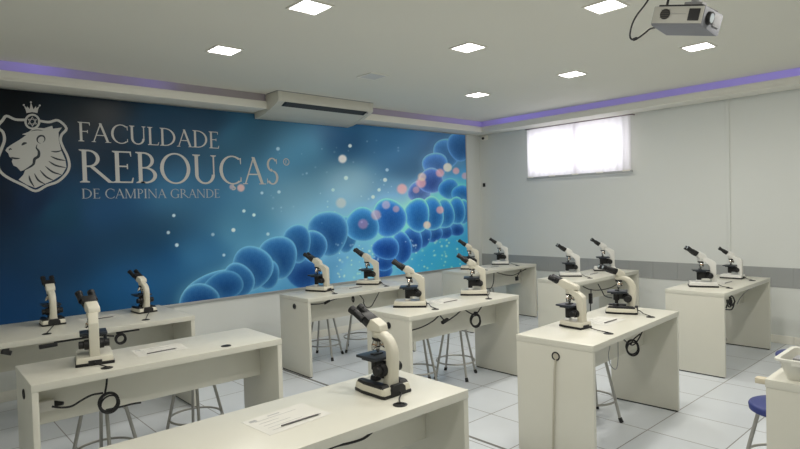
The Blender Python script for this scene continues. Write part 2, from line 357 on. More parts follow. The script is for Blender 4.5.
me.polygons.add(len(quads)); me.polygons.foreach_set('loop_start', np.arange(0, quads.size, 4, dtype=np.int32)); me.polygons.foreach_set('loop_total', np.full(len(quads), 4, np.int32))
me.update(); at = me.color_attributes.new('print', 'FLOAT_COLOR', 'POINT')
at.data.foreach_set('color', np.concatenate([colr.reshape(-1, 3), np.ones((nx*nz, 1))], 1).astype(np.float32).ravel())
mm = bpy.data.materials.new('mural_print'); mm.use_nodes = True; bs = mm.node_tree.nodes['Principled BSDF']; bs.inputs['Roughness'].default_value = .3; bs.inputs['Specular IOR Level'].default_value = .14
an = mm.node_tree.nodes.new('ShaderNodeAttribute'); an.attribute_name = 'print'; mm.node_tree.links.new(an.outputs['Color'], bs.inputs['Base Color'])
me.materials.append(mm); pp = bpy.data.objects.new('printed_panel', me); C.objects.link(pp); pp.parent = mu
b = MB(); e = .022
b.box(MX0, MX1, YF-.004, Y1-.001, MZ0, MZ0+e, bev=.002); b.box(MX0, MX0+e, YF-.004, Y1-.001, MZ0+e, MZ1); b.box(MX1-e, MX1, YF-.004, Y1-.001, MZ0+e, MZ1)
b.build('mural_frame', mFrame, mu)
YT = YF-.003
mLet = mat('printed_silver', (.52, .52, .50), .6)
mNavy = mat('printed_navy', (.012, .02, .03), .6)

class Ink:
    """flat shapes lying in the plane of the mural"""
    def __init__(s, y): s.b = MB(); s.y = y
    def poly(s, pts): s.k = (getattr(s, 'k', 0)+1) % 12; s.b.poly([(x, s.y-.00008*s.k, z) for x, z in pts])
    def strip(s, A, B):
        va = [s.b.bm.verts.new((x, s.y, z)) for x, z in A]; vb = [s.b.bm.verts.new((x, s.y, z)) for x, z in B]
        for i in range(len(A)-1): s.b.bm.faces.new((va[i], va[i+1], vb[i+1], vb[i]))
    def line(s, pts, w, closed=False):
        n = len(pts); A = []; B = []
        for i in range(n):
            p0 = pts[i-1] if (closed or i) else pts[i]; p1 = pts[(i+1) % n] if (closed or i < n-1) else pts[i]
            dx, dz = p1[0]-p0[0], p1[1]-p0[1]; l = math.hypot(dx, dz) or 1; ww = w[i] if isinstance(w, list) else w
            A.append((pts[i][0]-dz/l*ww/2, pts[i][1]+dx/l*ww/2)); B.append((pts[i][0]+dz/l*ww/2, pts[i][1]-dx/l*ww/2))
        if closed: A.append(A[0]); B.append(B[0])
        s.strip(A, B)
    def build(s, name, m, parent): return s.b.build(name, m, parent, smooth=False)

T, t_ = .115, .05
def glyph(ch):
    """strokes of a classical serif capital; unit cap height. returns (advance, polys)"""
    P = []
    def rect(x0, x1, z0, z1): P.append([(x0, z0), (x1, z0), (x1, z1), (x0, z1)])
    def stem(x, w=T, z0=0, z1=1, lo=True, hi=True):
        rect(x-w/2, x+w/2, z0, z1)
        if lo: P.append([(x-w/2-.075, z0), (x+w/2+.075, z0), (x+w/2+.07, z0+.028), (x+w/2, z0+.06), (x-w/2, z0+.06), (x-w/2-.07, z0+.028)])
        if hi: P.append([(x-w/2-.075, z1), (x+w/2+.075, z1), (x+w/2+.07, z1-.028), (x+w/2, z1-.06), (x-w/2, z1-.06), (x-w/2-.07, z1-.028)])
    def diag(x0, z0, x1, z1, w): P.append([(x0-w/2, z0), (x0+w/2, z0), (x1+w/2, z1), (x1-w/2, z1)])
    def arc(cx, cz, rx, rz, a0, a1, w=T, wt=t_, n=22):
        A = []; B = []
        for i in range(n+1):
            a = R(a0+(a1-a0)*i/n); A.append((cx+rx*math.cos(a), cz+rz*math.sin(a))); B.append((cx+(rx-w)*math.cos(a), cz+(rz-wt)*math.sin(a)))
        for i in range(n): P.append([A[i], A[i+1], B[i+1], B[i]])
    if ch == ' ': return .36, P
    if ch in 'FE':
        stem(.17); rect(.17, .56, .955, 1); P.append([(.52, 1), (.57, 1), (.58, .84), (.555, .84)]); rect(.17, .47, .50, .545); P.append([(.44, .60), (.475, .60), (.475, .44), (.44, .44)])
        if ch == 'E': rect(.17, .58, 0, .045); P.append([(.54, 0), (.60, 0), (.63, .17), (.60, .17)])
        return (.66 if ch == 'E' else .62), P
    if ch == 'A':
        diag(.10, 0, .44, 1, t_); diag(.76, 0, .42, 1, T); rect(.20, .64, .34, .385); rect(.01, .20, 0, .03); rect(.63, .90, 0, .03); return .86, P
    if ch in 'CÇG':
        arc(.52, .5, .47, .52, 52, 308); P.append([(.79, .93), (.84, .95), (.84, .72), (.815, .72)])
        if ch == 'G': stem(.80, T, 0.04, .42, lo=False)
        else: P.append([(.79, .10), (.84, .08), (.84, .24), (.815, .26)])
        if ch == 'Ç': rect(.50, .54, -.10, 0); arc(.52, -.15, .10, .075, -120, 90, .05, .04, 10)
        return (.96 if ch == 'G' else .88), P
    if ch == 'U':
        stem(.17, T, .30, 1, lo=False); stem(.75, t_, .30, 1, lo=False); arc(.45, .32, .335, .335, 180, 360, .11, .06); return .90, P
    if ch == 'L':
        stem(.17); rect(.17, .56, 0, .045); P.append([(.52, 0), (.58, 0), (.62, .18), (.59, .18)]); return .63, P
    if ch == 'D':
        stem(.17); arc(.30, .5, .56, .5, -90, 90); rect(.17, .31, .95, 1); rect(.17, .31, 0, .05); return .92, P
    if ch in 'RPB':
        stem(.17); zc = .735; arc(.28, zc, .30, .265, -90, 90, .10, t_); rect(.17, .29, .95, 1); rect(.17, .29, .47, .52)
        if ch == 'R': diag(.86, 0, .36, .49, .13); P.append([(.79, 0), (.98, 0), (.97, .025), (.84, .05)]); return .88, P
        if ch == 'B': arc(.30, .255, .36, .265, -90, 90, .11, t_); rect(.17, .31, 0, .05); return .72, P
        return .64, P
    if ch == 'O': arc(.52, .5, .48, .52, 0, 360, T, t_, 40); return 1.04, P
    if ch == 'S':
        arc(.31, .745, .215, .265, 35, 262, .085, t_); arc(.31, .26, .235, .27, -150, 85, .095, t_); P.append([(.46, .96), (.50, .97), (.50, .78), (.475, .78)]); P.append([(.09, .03), (.12, .03), (.12, .22), (.085, .22)])
        P.append([(.20, .56), (.28, .48), (.33, .53), (.28, .60)]); return .60, P
    if ch == 'M':
        stem(.13, t_); diag(.53, .0, .15, 1, T); diag(.53, 0, .90, 1, t_); stem(.92, T); return 1.10, P
    if ch == 'N': stem(.13, t_, hi=False); diag(.80, 0, .12, 1, T); stem(.80, t_, lo=False); return .95, P
    if ch == 'I': stem(.17); return .36, P
    return .5, P
def text_line(s, x0, x1, z, h, name):
    tot = sum(glyph(c)[0] for c in s); k = (x1-x0)/tot; ink = Ink(YT); x = x0
    for c in s:
        adv, P = glyph(c)
        for p in P: ink.poly([(x+a*k, z+q*h) for a, q in p])
        x += adv*k
    return ink
text_line('FACULDADE', 1.385, 2.77, 2.279, .180, '').build('lettering', mLet, mu)
text_line('REBOUÇAS', 1.380, 3.50, 1.897, .307, '').build('lettering', mLet, mu)
ink = Ink(YT)
ink.line([(3.595+.038*math.cos(a), 2.165+.038*math.sin(a)) for a in [2*math.pi*i/20 for i in range(20)]], .010, True)
k = .042
for p in glyph('R')[1]: ink.poly([(3.577+a*k, 2.144+q*k) for a, q in p])
ink.build('registered_mark', mLet, mu)
mLet2 = mat('printed_silver_thin', (.36, .40, .43), .6)
_u = (2.755-1.400)/sum(glyph(c)[0] for c in 'DE CAMPINA GRANDE'); _x = 1.400
for wd_ in ('DE', 'CAMPINA', 'GRANDE'):
    _w = sum(glyph(c)[0] for c in wd_)*_u; text_line(wd_, _x, _x+_w, 1.747, .092, '').build('lettering', mLet2, mu); _x += _w+.36*_u
# crest
def wp(cx, cy):                                     # sketch units -> wall plane
    p = on_y(cx/4.08, 90+cy/4.08, YT); return (p.x, p.z)
def smooth2(pts, n=6, closed=True):
    P = [Vector((a, c, 0)) for a, c in pts]; N = len(P); out = []
    for i in range(N if closed else N-1):
        a, b_, c, d = P[i-1] if (closed or i) else P[i], P[i], P[(i+1) % N], (P[(i+2) % N] if (closed or i < N-2) else P[(i+1) % N])
        for k in range(n):
            q = k/n; v = .5*((2*b_)+(c-a)*q+(2*a-5*b_+4*c-d)*q*q+(3*b_-a-3*c+d)*q**3); out.append((v.x, v.y))
    if not closed: out.append((P[-1].x, P[-1].y))
    return out
ink = Ink(YT)
sh = [(103, 122), (62, 120), (27, 106), (10, 124), (-10, 150), (12, 172), (18, 205), (4, 245), (-10, 285), (-6, 320), (14, 345), (48, 366), (95, 388), (145, 412), (190, 390), (235, 374), (270, 342), (283, 310), (276, 272), (258, 235), (247, 205), (252, 182), (271, 156), (237, 124), (200, 131), (162, 126)]
ink.line([wp(*p) for p in smooth2(sh, 4, False)], .022)
ring = [(132+28*math.cos(a), 129+28*math.sin(a)) for a in [2*math.pi*i/28 for i in range(28)]]
ink.line([wp(*p) for p in ring], .017, True)
for o in (0, math.pi):
    ink.line([wp(132+19*math.sin(o+2*math.pi*i/3), 129-19*math.cos(o+2*math.pi*i/3)) for i in range(3)], .010, True)
ink.build('shield_outline', mLet, mu)
ink = Ink(YT)
ink.poly([wp(*p) for p in [(108, 94), (104, 78), (155, 78), (153, 94), (131, 90)]])
for (a, c, d) in [((104, 80), (97, 62), (118, 80)), ((110, 80), (110, 66), (124, 80)), ((121, 80), (126, 50), (137, 80)), ((136, 80), (146, 66), (150, 80)), ((142, 80), (162, 64), (155, 80))]: ink.poly([wp(*a), wp(*c), wp(*d)])
for p in [(97, 61), (126, 50), (162, 63)]: ink.poly([wp(p[0]+4*math.cos(q), p[1]+4*math.sin(q)) for q in [i*math.pi/4 for i in range(8)]])
ink.build('crown', mLet, mu)
lion = [(118, 170), (90, 181), (107, 184), (80, 203), (48, 222), (28, 236), (22, 247), (34, 259), (38, 272), (52, 281), (48, 292), (55, 308), (70, 315), (84, 331), (103, 326), (95, 346), (76, 366), (110, 387), (145, 400), (181, 384), (216, 369), (254, 345), (271, 315), (267, 285), (250, 246), (240, 206), (239, 172), (253, 153), (216, 158), (213, 146), (180, 156), (152, 154), (130, 161)]
ink = Ink(YT); ink.poly([wp(*p) for p in lion]); lo = ink.build('lion_head', mLet, mu)
ink = Ink(YT-.001)
for pts, w in [([(166, 220), (153, 210), (153, 196), (164, 187), (178, 189), (183, 202), (175, 215)], 6), ([(152, 222), (148, 236), (158, 250), (157, 270), (141, 282), (136, 303), (112, 320), (90, 331)], 9), ([(88, 226), (98, 218), (110, 216)], 8), ([(44, 274), (60, 279), (82, 279)], 6), ([(36, 246), (42, 240), (48, 244)], 5),
               ([(208, 250), (230, 252), (254, 246)], 5), ([(206, 270), (234, 282), (268, 288)], 6), ([(198, 290), (228, 308), (270, 317)], 6), ([(184, 310), (214, 334), (252, 346)], 6), ([(163, 327), (188, 354), (218, 369)], 6), ([(140, 340), (156, 368), (184, 384)], 6), ([(118, 348), (124, 370), (140, 396)], 6), ([(125, 168), (150, 163), (175, 166)], 3)]:
    p2 = smooth2(pts, 4, False); s_ = 1/4.08*.0105
    ink.line([wp(*p) for p in p2], [max(.15, math.sin(math.pi*(i+.5)/len(p2)))*w*s_ for i in range(len(p2))])
ink.build('mane_line', mNavy, mu)

# ------------------------------------------------------------------ benches
def bench(name, label, cx, cy, rot, W, L=1.379, H=.75, holes=True, end=True, hm=None):
    t = thing(name, label, 'bench', (cx, cy, 0), rot)
    l, w = L/2, W/2
    MB().box(-l, l, -w, w, H-.038, H, bev=.0025).build('tabletop', mBench, t)
    for s in (-1, 1):
        x0, x1 = (-l+.001, -l+.031) if s < 0 else (l-.031, l-.001)
        p = MB().box(x0, x1, -w+.003, w-.003, .010, H-.0385, bev=.002).build('side_panel', mBench, t)
        MB().box(x0+.004, x1-.004, -w+.012, w-.012, 0, .010).build('foot_strip', mDark, p)
    MB().box(-l+.0315, l-.0315, -.010, .010, .472, H-.0385, bev=.0015).build('modesty_panel', mBench, t)
    for gx in ((-.33, .345) if holes else ()):
        b = MB(); b.lathe([(.030, 0), (.031, .002), (.026, .004), (.018, .004), (.017, .0015)], 24, (gx, -.185*W/.516, H)); b.build('cable_grommet', mBlack, t)
    if not end: return t
    b = MB(); rr = [2*math.pi*i/20 for i in range(20)]
    b.cyl((-l-.0015, -.02, .655), (-l+.0012, -.02, .655), .021, seg=20); b.build('cable_hole', hm or mDark, t)
    b = MB(); b.tube([(-l-.001, -.02+.023*math.cos(a), .655+.023*math.sin(a)) for a in rr], .0045, 6, True); b.build('hole_ring', mBlack, t)
    return t
BL = {
 'A': (1.180, 4.985, -.006, .828, 'long deep white bench nearest the dark end of the mural'),
 'B': (1.214, 3.534, -.023, .519, 'white bench with one rear-facing microscope and white socket box beneath'),
 'C': (1.227, 1.949, -.006, .516, 'white bench closest to the viewer, holding one large cream microscope'),
 'D': (3.629, 4.808, -.003, .520, 'white bench under the cell chain of the mural, two grey stools below'),
 'E': (3.620, 3.415, -.001, .517, 'white bench in the centre of the room with coiled cable and power brick below'),
 'F': (3.662, 1.979, .056, .515, 'white bench whose ringed end hole drops a grey cord to the floor'),
 'G': (6.106, 4.925, 0, .516, 'far white bench in the room corner beside the end of the mural'),
 'H': (6.085, 3.447, .002, .515, 'far white bench below the curtained window'),
 'I': (6.119, 2.065, .012, .510, 'white bench against the grey tile band with a tangled cord at its end'),
}
BN = {}
for k, (x, y, a, W, lb) in BL.items(): BN[k] = bench('laboratory_bench', lb, x, y, a, W, end=k in 'BDEF', hm=mCordG if k == 'F' else None)
bj = bench('laboratory_bench', 'white bench cut by the picture edge with a plastic basket on top', 3.622, .552, 0, .516, holes=False, end=False)
MB().box(-.686, -.640, .2582, .300, .722, .747, bev=.004).build('edge_bracket', mCard, bj)
def at(k, lx, ly, z):
    x, y, a, W, _ = BL[k]; return Vector((x+lx*math.cos(a)-ly*math.sin(a), y+lx*math.sin(a)+ly*math.cos(a), z))

# ------------------------------------------------------------------ microscopes (front = +Y, base on z = 0, origin at the base centre)
def turn(o, deg, yc):
    q = Matrix.Rotation(R(deg), 3, 'Z'); c = Vector((0, yc, 0)); o.location = c-q @ c; o.rotation_euler.z = R(deg)
def binocular(t, o, el, hm, length=.125, sep=.034, hr=0, yc=0):
    """two eyepiece tubes and their prism block, starting at o, rising at angle el"""
    d = Vector((0, math.cos(el), math.sin(el))); o = Vector(o)
    q = Matrix.Rotation(el, 3, 'X')
    b = MB(); b.prism([(-.030, -.026), (.030, -.026), (.046, .002), (.040, .024), (-.040, .024), (-.046, .002)], 0, .062, 'y', bev=.004, taper=.92)
    for v in b.bm.verts: v.co = q @ v.co + o
    turn(b.build('prism_block', mBlack, t), hr, yc)
    for s in (-1, 1):
        b = MB(); p = o+Vector((s*sep, 0, 0)); 
        b.cyl(p+d*.035, p+d*(length-.03), .0195, .0180, 18); b.cyl(p+d*(length-.03), p+d*length, .0205, .0215, 18, bev=.003)
        tb = b.build('eyepiece_tube', mBlack, t); turn(tb, hr, yc)
        b = MB(); b.cyl(p+d*(length-.001), p+d*(length+.0015), .011, seg=16); b.build('eye_lens', mGlass, tb)
def optics(t, y, ztop, zst, m_obj=mChrome):
    b = MB(); b.cyl((0, y, ztop-.010), (0, y-.003, ztop), .029, .026, 24); b.cyl((0, y+.001, ztop-.017), (0, y, ztop-.010), .022, .029, 24); b.build('nosepiece', mBlack, t)
    for k, (a, ln) in enumerate(((0, .062), (115, .050), (240, .044))):
        a = R(a+70); tilt = 0 if k == 0 else .55
        d = Vector((math.cos(a)*math.sin(tilt), math.sin(a)*math.sin(tilt), -math.cos(tilt))); o = Vector((0, y, ztop-.015))+Vector((math.cos(a)*.013, math.sin(a)*.013, 0))*(k > 0)
        b = MB(); b.cyl(o, o+d*ln*.65, .0128, seg=14); b.cyl(o+d*ln*.65, o+d*ln, .0115, .006, 14)
        ob = b.build('objective', m_obj, t)
        b = MB(); b.cyl(o+d*ln*.45, o+d*ln*.56, .0136, seg=14); b.build('objective_ring', mBrass if k else mDark, ob)
    b = MB(); b.box(-.072, .072, -.045, .108, zst-.013, zst, bev=.003); b.box(-.06, .07, -.01, .080, zst-.024, zst-.013, bev=.002); b.box(.052, .070, -.005, .02, zst-.060, zst-.024, bev=.003)
    sg = b.build('stage', mBlue, t)
    MB().box(-.028, .032, .018, .05, zst, zst+.006, bev=.001).build('slide_clip', mBlack, sg)
def under_stage(t, zst, zk, yk, rk=.025, boxy=True):
    b = MB()
    if boxy: b.box(-.024, .024, -.05, .055, zk-.028, zst-.0245, bev=.006); b.cyl((0, .045, zk-.045), (0, .045, zst-.0245), .022, seg=20, bev=.003)
    else: b.cyl((0, .04, zk-.02), (0, .04, zst-.0245), .024, seg=20, bev=.003); b.cyl((0, .04, zk-.045), (0, .04, zk-.02), .013, seg=16); b.box(-.014, .014, -.05, .03, zk-.01, zst-.0245, bev=.004)
    b.build('condenser', mBlack, t)
    for s in (-1, 1):
        b = MB(); b.cyl((s*.024, yk, zk), (s*.052, yk, zk), rk, rk*.96, 24, bev=.003); b.cyl((s*.052, yk, zk), (s*.080, yk, zk), rk*.74, seg=20, bev=.003)
        b.build('focus_knob', mBlack, t)
def cord(t, end, m_=mDark, start=(.0, -.118, .022), sag=.0):
    s = Vector(start); e_ = Vector(end); mid = (s+e_)/2; mid.z = .009
    b = MB(); b.tube(spline([s, s+Vector((0, -.02, -.006)), mid, Vector((e_.x, e_.y, .0085))], 6), .0034, 7); b.build('power_cord', m_, t)

def microscope_curved(label, loc, rz, scale=1.0, cord_end=(.0, -.2, 0), m=None, group=None, hr=0, el=34):
    """rounded base with black pads, swan-neck arm"""
    m = m or mCream
    t = thing('microscope', label, 'microscope', loc, rz, group); t.scale = (scale,)*3
    out = [(-.088, -.118), (.088, -.118), (.095, -.10), (.093, .05), (.078, .118), (.06, .125), (-.06, .125), (-.078, .118), (-.093, .05), (-.095, -.10)]
    b = MB(); b.prism(out, 0, .014, 'z', bev=.003); b.build('rubber_sole', mBlack, t)
    b = MB(); b.prism([(x*.985, y*.985) for x, y in out],   .0141, .047, 'z', bev=.006, taper=.94); bs_ = b.build('base', m, t)
    for s in (-1, 1):
        b = MB(); pr = [(s*.035, -.102), (s*.086, -.106), (s*.089, -.09), (s*.087, .045), (s*.073, .108), (s*.064, .113), (s*.038, .106)]
        b.prism(pr, .0421, .060, 'z', bev=.006, taper=.86); b.build('black_pad', mBlack, t)
    b = MB(); b.prism([(-.048, .008), (.048, .008), (.046, .040), (.028, .056), (-.028, .056), (-.046, .040)], -.1215, -.095, 'y', bev=.003); b.build('cord_recess', mDark, t)
    b = MB(); 
    for k in range(3): b.box(.0905, .0925, -.03+k*.012, -.024+k*.012, .026, .036-.002*k)
    b.build('base_mark', mGrey, t)
    b = MB(); b.cyl((0, .045, .0475), (0, .045, .072), .028, .024, 24, bev=.003); lm = b.build('lamp_housing', mBlack, t)
    b = MB(); b.cyl((0, .045, .072), (0, .045, .074), .018, seg=20); b.build('lamp_lens', mGlass, lm)
    # swan neck arm: ring profile swept up and over
    path = [(-.066, .050, .034, .034), (-.072, .09, .029, .031), (-.080, .14, .0265, .030), (-.083, .185, .026, .029), (-.078, .220, .0265, .028), (-.060, .254, .027, .025), (-.030, .276, .028, .021), (.010, .286, .030, .017)]
    P = spline([(0, p[0], p[1]) for p in path], 5); n = len(P); b = MB(); rings = []
    for i, p in enumerate(P):
        tg = (P[min(i+1, n-1)]-P[max(i-1, 0)]).normalized(); nn = Vector((0, -tg.z, tg.y)) if True else None
        f = i/(n-1)*(len(path)-1); a = int(min(f, len(path)-2)); f -= a; wx = path[a][2]*(1-f)+path[a+1][2]*f; wy = path[a][3]*(1-f)+path[a+1][3]*f
        rings.append([b.bm.verts.new(p+Vector((1, 0, 0))*wx*math.copysign(abs(math.cos(q))**.6, math.cos(q))+nn*wy*math.copysign(abs(math.sin(q))**.6, math.sin(q))) for q in [2*math.pi*k/20 for k in range(20)]])
    for A_, B_ in zip(rings, rings[1:]):
        for k in range(20): b.bm.faces.new((A_[k], A_[(k+1) % 20], B_[(k+1) % 20], B_[k]))
    b.bm.faces.new(rings[0][::-1]); b.bm.faces.new(rings[-1]); b.build('arm', m, t)
    b = MB(); b.cyl((0, .018, .266), (0, .018, .2965), .029, .033, 28, bev=.003); b.build('turret_neck', m, t)
    b = MB(); b.prism([(-.022, .297), (.046, .297), (.070, .325), (.056, .352), (.030, .358), (-.016, .330)], -.035, .035, 'x', bev=.007); turn(b.build('head', m, t), hr, .018)
    binocular(t, (0, .052, .334), R(el), m, .128, hr=hr, yc=.018)
    optics(t, .022, .266, .178); under_stage(t, .178, .120, -.045, .033, boxy=False)
    cord(t, cord_end)
    return t

def microscope_straight(label, loc, rz, scale=1.0, cord_end=(.0, -.2, 0), m=None, long_head=False, group=None, hr=0, bk=1.06):
    """flat slab base, upright column with a slanted shoulder"""
    m = m or mCream
    t = thing('microscope', label, 'microscope', loc, rz, group); t.scale = (scale,)*3
    out = [(x*bk, -.118+(y+.118)*bk) for x, y in [(-.080, -.118), (.080, -.118), (.080, .06), (.070, .125), (-.070, .125), (-.080, .06)]]
    b = MB(); b.prism([(x*1.03, y*1.02) for x, y in out], 0, .016, 'z', bev=.003); b.build('rubber_sole', mBlack, t)
    b = MB(); b.prism(out, .0161, .050, 'z', bev=.005, taper=.95); b.build('base', m, t)
    b = MB(); b.box(-.035, .035, -.121, -.112, .006, .030, bev=.002); b.build('cord_recess', mDark, t)
    b = MB(); b.cyl((0, .045, .0501), (0, .045, .066), .030, .026, 24, bev=.003); lm = b.build('lamp_housing', mWhiteE, t)
    b = MB(); b.cyl((0, .045, .066), (0, .045, .068), .019, seg=20); b.build('lamp_lens', mGlass, lm)
    MB().box(.0765*bk, .0795*bk, -.06, -.045, .026, .036).build('power_switch', mBlack, t)
    prof = [(-.108, .048), (-.058, .048), (-.057, .205), (-.034, .236), (.012, .256), (.018, .291), (-.014, .292), (-.078, .264), (-.106, .240)]
    b = MB(); b.prism(prof, -.026, .026, 'x', bev=.006); b.build('arm', m, t)
    b = MB(); b.cyl((0, .026, .254), (0, .026, .2865), .030, .034, 28, bev=.003); b.build('turret_neck', m, t)
    if long_head:
        b = MB(); b.prism([(-.050, .288), (.055, .288), (.120, .330), (.106, .360), (.074, .366), (-.040, .318)], -.036, .036, 'x', bev=.006); turn(b.build('head', m, t), hr, .026)
        binocular(t, (0, .100, .346), R(25), m, .085, hr=hr, yc=.026)
    else:
        b = MB(); b.prism([(-.022, .287), (.054, .287), (.086, .318), (.068, .346), (.036, .350), (-.014, .316)], -.033, .033, 'x', bev=.008); turn(b.build('head', m, t), hr, .026)
        binocular(t, (0, .068, .326), R(35), m, .118, hr=hr, yc=.026)
    optics(t, .030, .254, .172); under_stage(t, .172, .112, -.050, .030)
    cord(t, cord_end)
    return t

def place(kind, bench_, x, y, deg, sc, lb, gx=None, **kw):
    z = .7504; rz = R(deg)
    end = (.03, -.19, 0)
    if gx is not None:
        g = at(bench_, gx, -.185*BL[bench_][3]/.516, z)-Vector((x, y, z)); c, s = math.cos(-rz), math.sin(-rz)
        end = ((g.x*c-g.y*s)/sc, (g.x*s+g.y*c)/sc, 0)
    return (microscope_curved if kind == 'c' else microscope_straight)(lb, (x, y, z), rz, sc, end, **kw)
place('c', 'C', 1.640, 1.958, 2, .905, 'large cream microscope with swan neck on the nearest bench', .345, hr=12, el=33)
place('c', 'A', .965, 5.120, -2, .87, 'cream microscope seen from behind under the crest, left one on the mural bench', -.33)
place('c', 'A', 1.645, 5.110, 6, .85, 'cream microscope turned slightly left, right one on the deep mural bench', .345, hr=12)
place('s', 'B', .875, 3.577, -12, .96, 'tall cream microscope alone on its bench, back turned, coiled cable hanging below', -.33, hr=14, bk=1.22)
place('s', 'D', 3.338, 4.930, 20, .97, 'cream microscope at the left end of the bench under the printed cell chain', -.33, hr=8)
place('s', 'D', 3.985, 4.915, 36, .98, 'cream microscope second along on the bench under the printed cell chain', .345)
place('s', 'E', 3.290, 3.492, 42, .97, 'cream microscope at the left end of the centre bench', -.33, bk=1.15)
place('s', 'E', 4.098, 3.498, 40, .95, 'cream microscope beside the hanging coil on the centre bench', .345)
place('s', 'F', 3.390, 2.050, -6, .86, 'cream microscope with long box head above the ringed end hole', -.33, long_head=True, hr=20, bk=.84)
place('c', 'F', 4.065, 2.050, 26, .92, 'cream swan-neck microscope with black pads on the bench with the ringed end hole', .345, hr=30, el=20)
place('s', 'G', 5.795, 5.00, 36, .97, 'cream microscope on the corner bench, half hidden behind a nearer microscope', -.33)
place('s', 'G', 6.497, 5.050, 36, .93, 'white microscope standing free in front of the pale room corner', .345, m=mWhiteE)
place('s', 'H', 5.822, 3.535, 38, .92, 'white microscope at the left end of the bench below the window', -.33, m=mWhiteE, hr=10)
place('s', 'H', 6.545, 3.50, 34, .98, 'white microscope at the right of the window bench, partly behind a swan-neck microscope', .345, m=mWhiteE)
place('s', 'I', 5.786, 2.095, 26, .95, 'white microscope with long black eyepieces at the tangled cord bench end', -.33, m=mWhiteE, hr=14)
place('s', 'I', 6.57, 2.090, 0, .80, 'smaller white microscope at the wall end of the tangled cord bench', .345, m=mWhiteE, hr=20)

# ------------------------------------------------------------------ paper sheets with a pencil
def sheet(k, lx, ly, rz, lb, lbp, plx, ply, prz, folded=False):
    o = thing('instruction_sheet', lb, 'paper', at(k, lx, ly, .7503), rz)
    MB().box(-.145, .145, -.100, .100, 0, .0006).build('page', mPaper, o)
    b = MB()
    for i in range(5):
        w_ = .10-.018*((i*3) % 4)
        b.box(-.11, -.11+w_*1.9, .055-i*.030, .058-i*.030, .0006, .0009)
    b.box(-.125, -.095, .062, .082, .0006, .0009); b.box(-.04, .015, .074, .082, .0006, .0009)
    b.build('printed_line', mInk, o)
    p = thing('pencil', lbp, 'pencil', at(k, plx, ply, .7513), prz)
    b = MB(); b.cyl((-.085, 0, .0042), (.078, 0, .0042), .0033, seg=6); b.build('barrel', mPen, p)
    b = MB(); b.cyl((.0782, 0, .0042), (.094, 0, .0042), .004, .0008, 6); b.build('tip', mInk, p)
sheet('C', -.065, .025, R(4), 'printed sheet on the nearest bench left of the large microscope', 'dark pencil across the sheet on the nearest bench', -.045, -.041, R(0))
sheet('B', .02, .03, R(-4), 'printed sheet right of the lone rear-facing microscope', 'dark pencil on the sheet right of the lone rear-facing microscope', .01, -.03, R(1))
sheet('F', .03, .02, R(2), 'printed sheet between the two microscopes of the ringed end hole bench', 'dark pencil between the two microscopes of the ringed end hole bench', .03, -.036, R(0))
sheet('E', .03, .05, R(0), 'printed sheet between the two microscopes of the centre bench', 'dark pencil between the two microscopes of the centre bench', .024, -.025, R(0))
sheet('A', .12, .12, R(2), 'printed sheet on the deep mural bench behind the lone microscope', 'dark pencil on the deep mural bench', .12, .05, R(1))
sheet('D', .06, .05, R(0), 'printed sheet between the microscopes under the printed cell chain', 'dark pencil on the bench under the printed cell chain', .06, -.02, R(2))
sheet('H', .05, .04, R(0), 'printed sheet on the bench below the window', 'dark pencil on the bench below the window', .06, -.02, R(-1))
sheet('I', .05, .03, R(0), 'printed sheet between the two microscopes of the tangled cord bench', 'dark pencil between the two microscopes of the tangled cord bench', .06, -.055, R(-2))
sheet('G', .03, .03, R(0), 'printed sheet on the corner bench', 'dark pencil on the corner bench', .05, -.03, R(1))

# ------------------------------------------------------------------ stools
def stool(lb, x, y, rz, sz=.490, r=.15, foot=.215, th=.028):
    t = thing('stool', lb, 'stool', (x, y, 0), rz)
    b = MB(); b.lathe([(r*.5, sz-th), (r*.95, sz-th), (r, sz-th+.005), (r*1.02, sz-.014), (r*.99, sz-.005), (r*.93, sz), (r*.5, sz+.003)], 36); b.build('seat', mSeat, t)
    b = MB(); b.tube([(r*.72*math.cos(a), r*.72*math.sin(a), sz-th-.008) for a in [2*math.pi*i/28 for i in range(28)]], .0075, 8, True); b.build('seat_frame', mSteel, t)
    for k in range(4):
        a = math.pi/2*k; c, s = math.cos(a), math.sin(a)
        b = MB(); b.tube([(c*r*.70, s*r*.70, sz-th-.002), (c*(foot-.012), s*(foot-.012), .03)], .0105, 12); lg = b.build('leg', mSteel, t)
        b = MB(); b.cyl((c*foot, s*foot, 0), (c*(foot-.013), s*(foot-.013), .034), .015, .0135, 14, bev=.002); b.build('rubber_foot', mDark, lg)
    rr = r*.70+(foot-.012-r*.70)*(1-(.15-.03)/(sz-.060))
    b = MB(); b.tube([(rr*math.cos(a), rr*math.sin(a), .150) for a in [2*math.pi*i/40 for i in range(40)]], .0075, 8, True); b.build('foot_ring', mSteel, t)
    return t
stool('stool under the lone rear-facing microscope bench, below its hanging coil', .97, 3.80, R(-7))
stool('stool right of the hanging coil under the lone rear-facing microscope bench', 1.60, 3.96, R(-16))
stool('grey-legged stool just inside the hole end of the mural chain bench', 3.495, 5.12, R(78))
stool('grey-legged stool beside another under the mural chain bench, partly behind large eyepieces', 3.965, 5.10, R(5))
stool('grey-legged stool at the hole end of the centre bench', 3.46, 3.64, R(15))
stool('grey-legged stool with foot ring under the hanging coil of the centre bench', 3.92, 3.605, R(-20))
stool('grey-legged stool beneath the ringed end hole bench', 3.80, 2.170, R(17))
stool('stool under the far corner bench', 6.25, 5.14, R(10))
stool('stool under the bench below the window', 6.05, 3.72, R(25))
stool('stool hidden in shade inside the tangled cord bench', 6.27, 2.25, R(-26))
stool('blue-seated stool against the bench with the plastic basket', 3.605, .905, R(8), .445, .165, th=.045)
stool('blue-seated stool on open floor behind the plastic basket', 4.82, 1.09, R(30), .455, .165, th=.045)

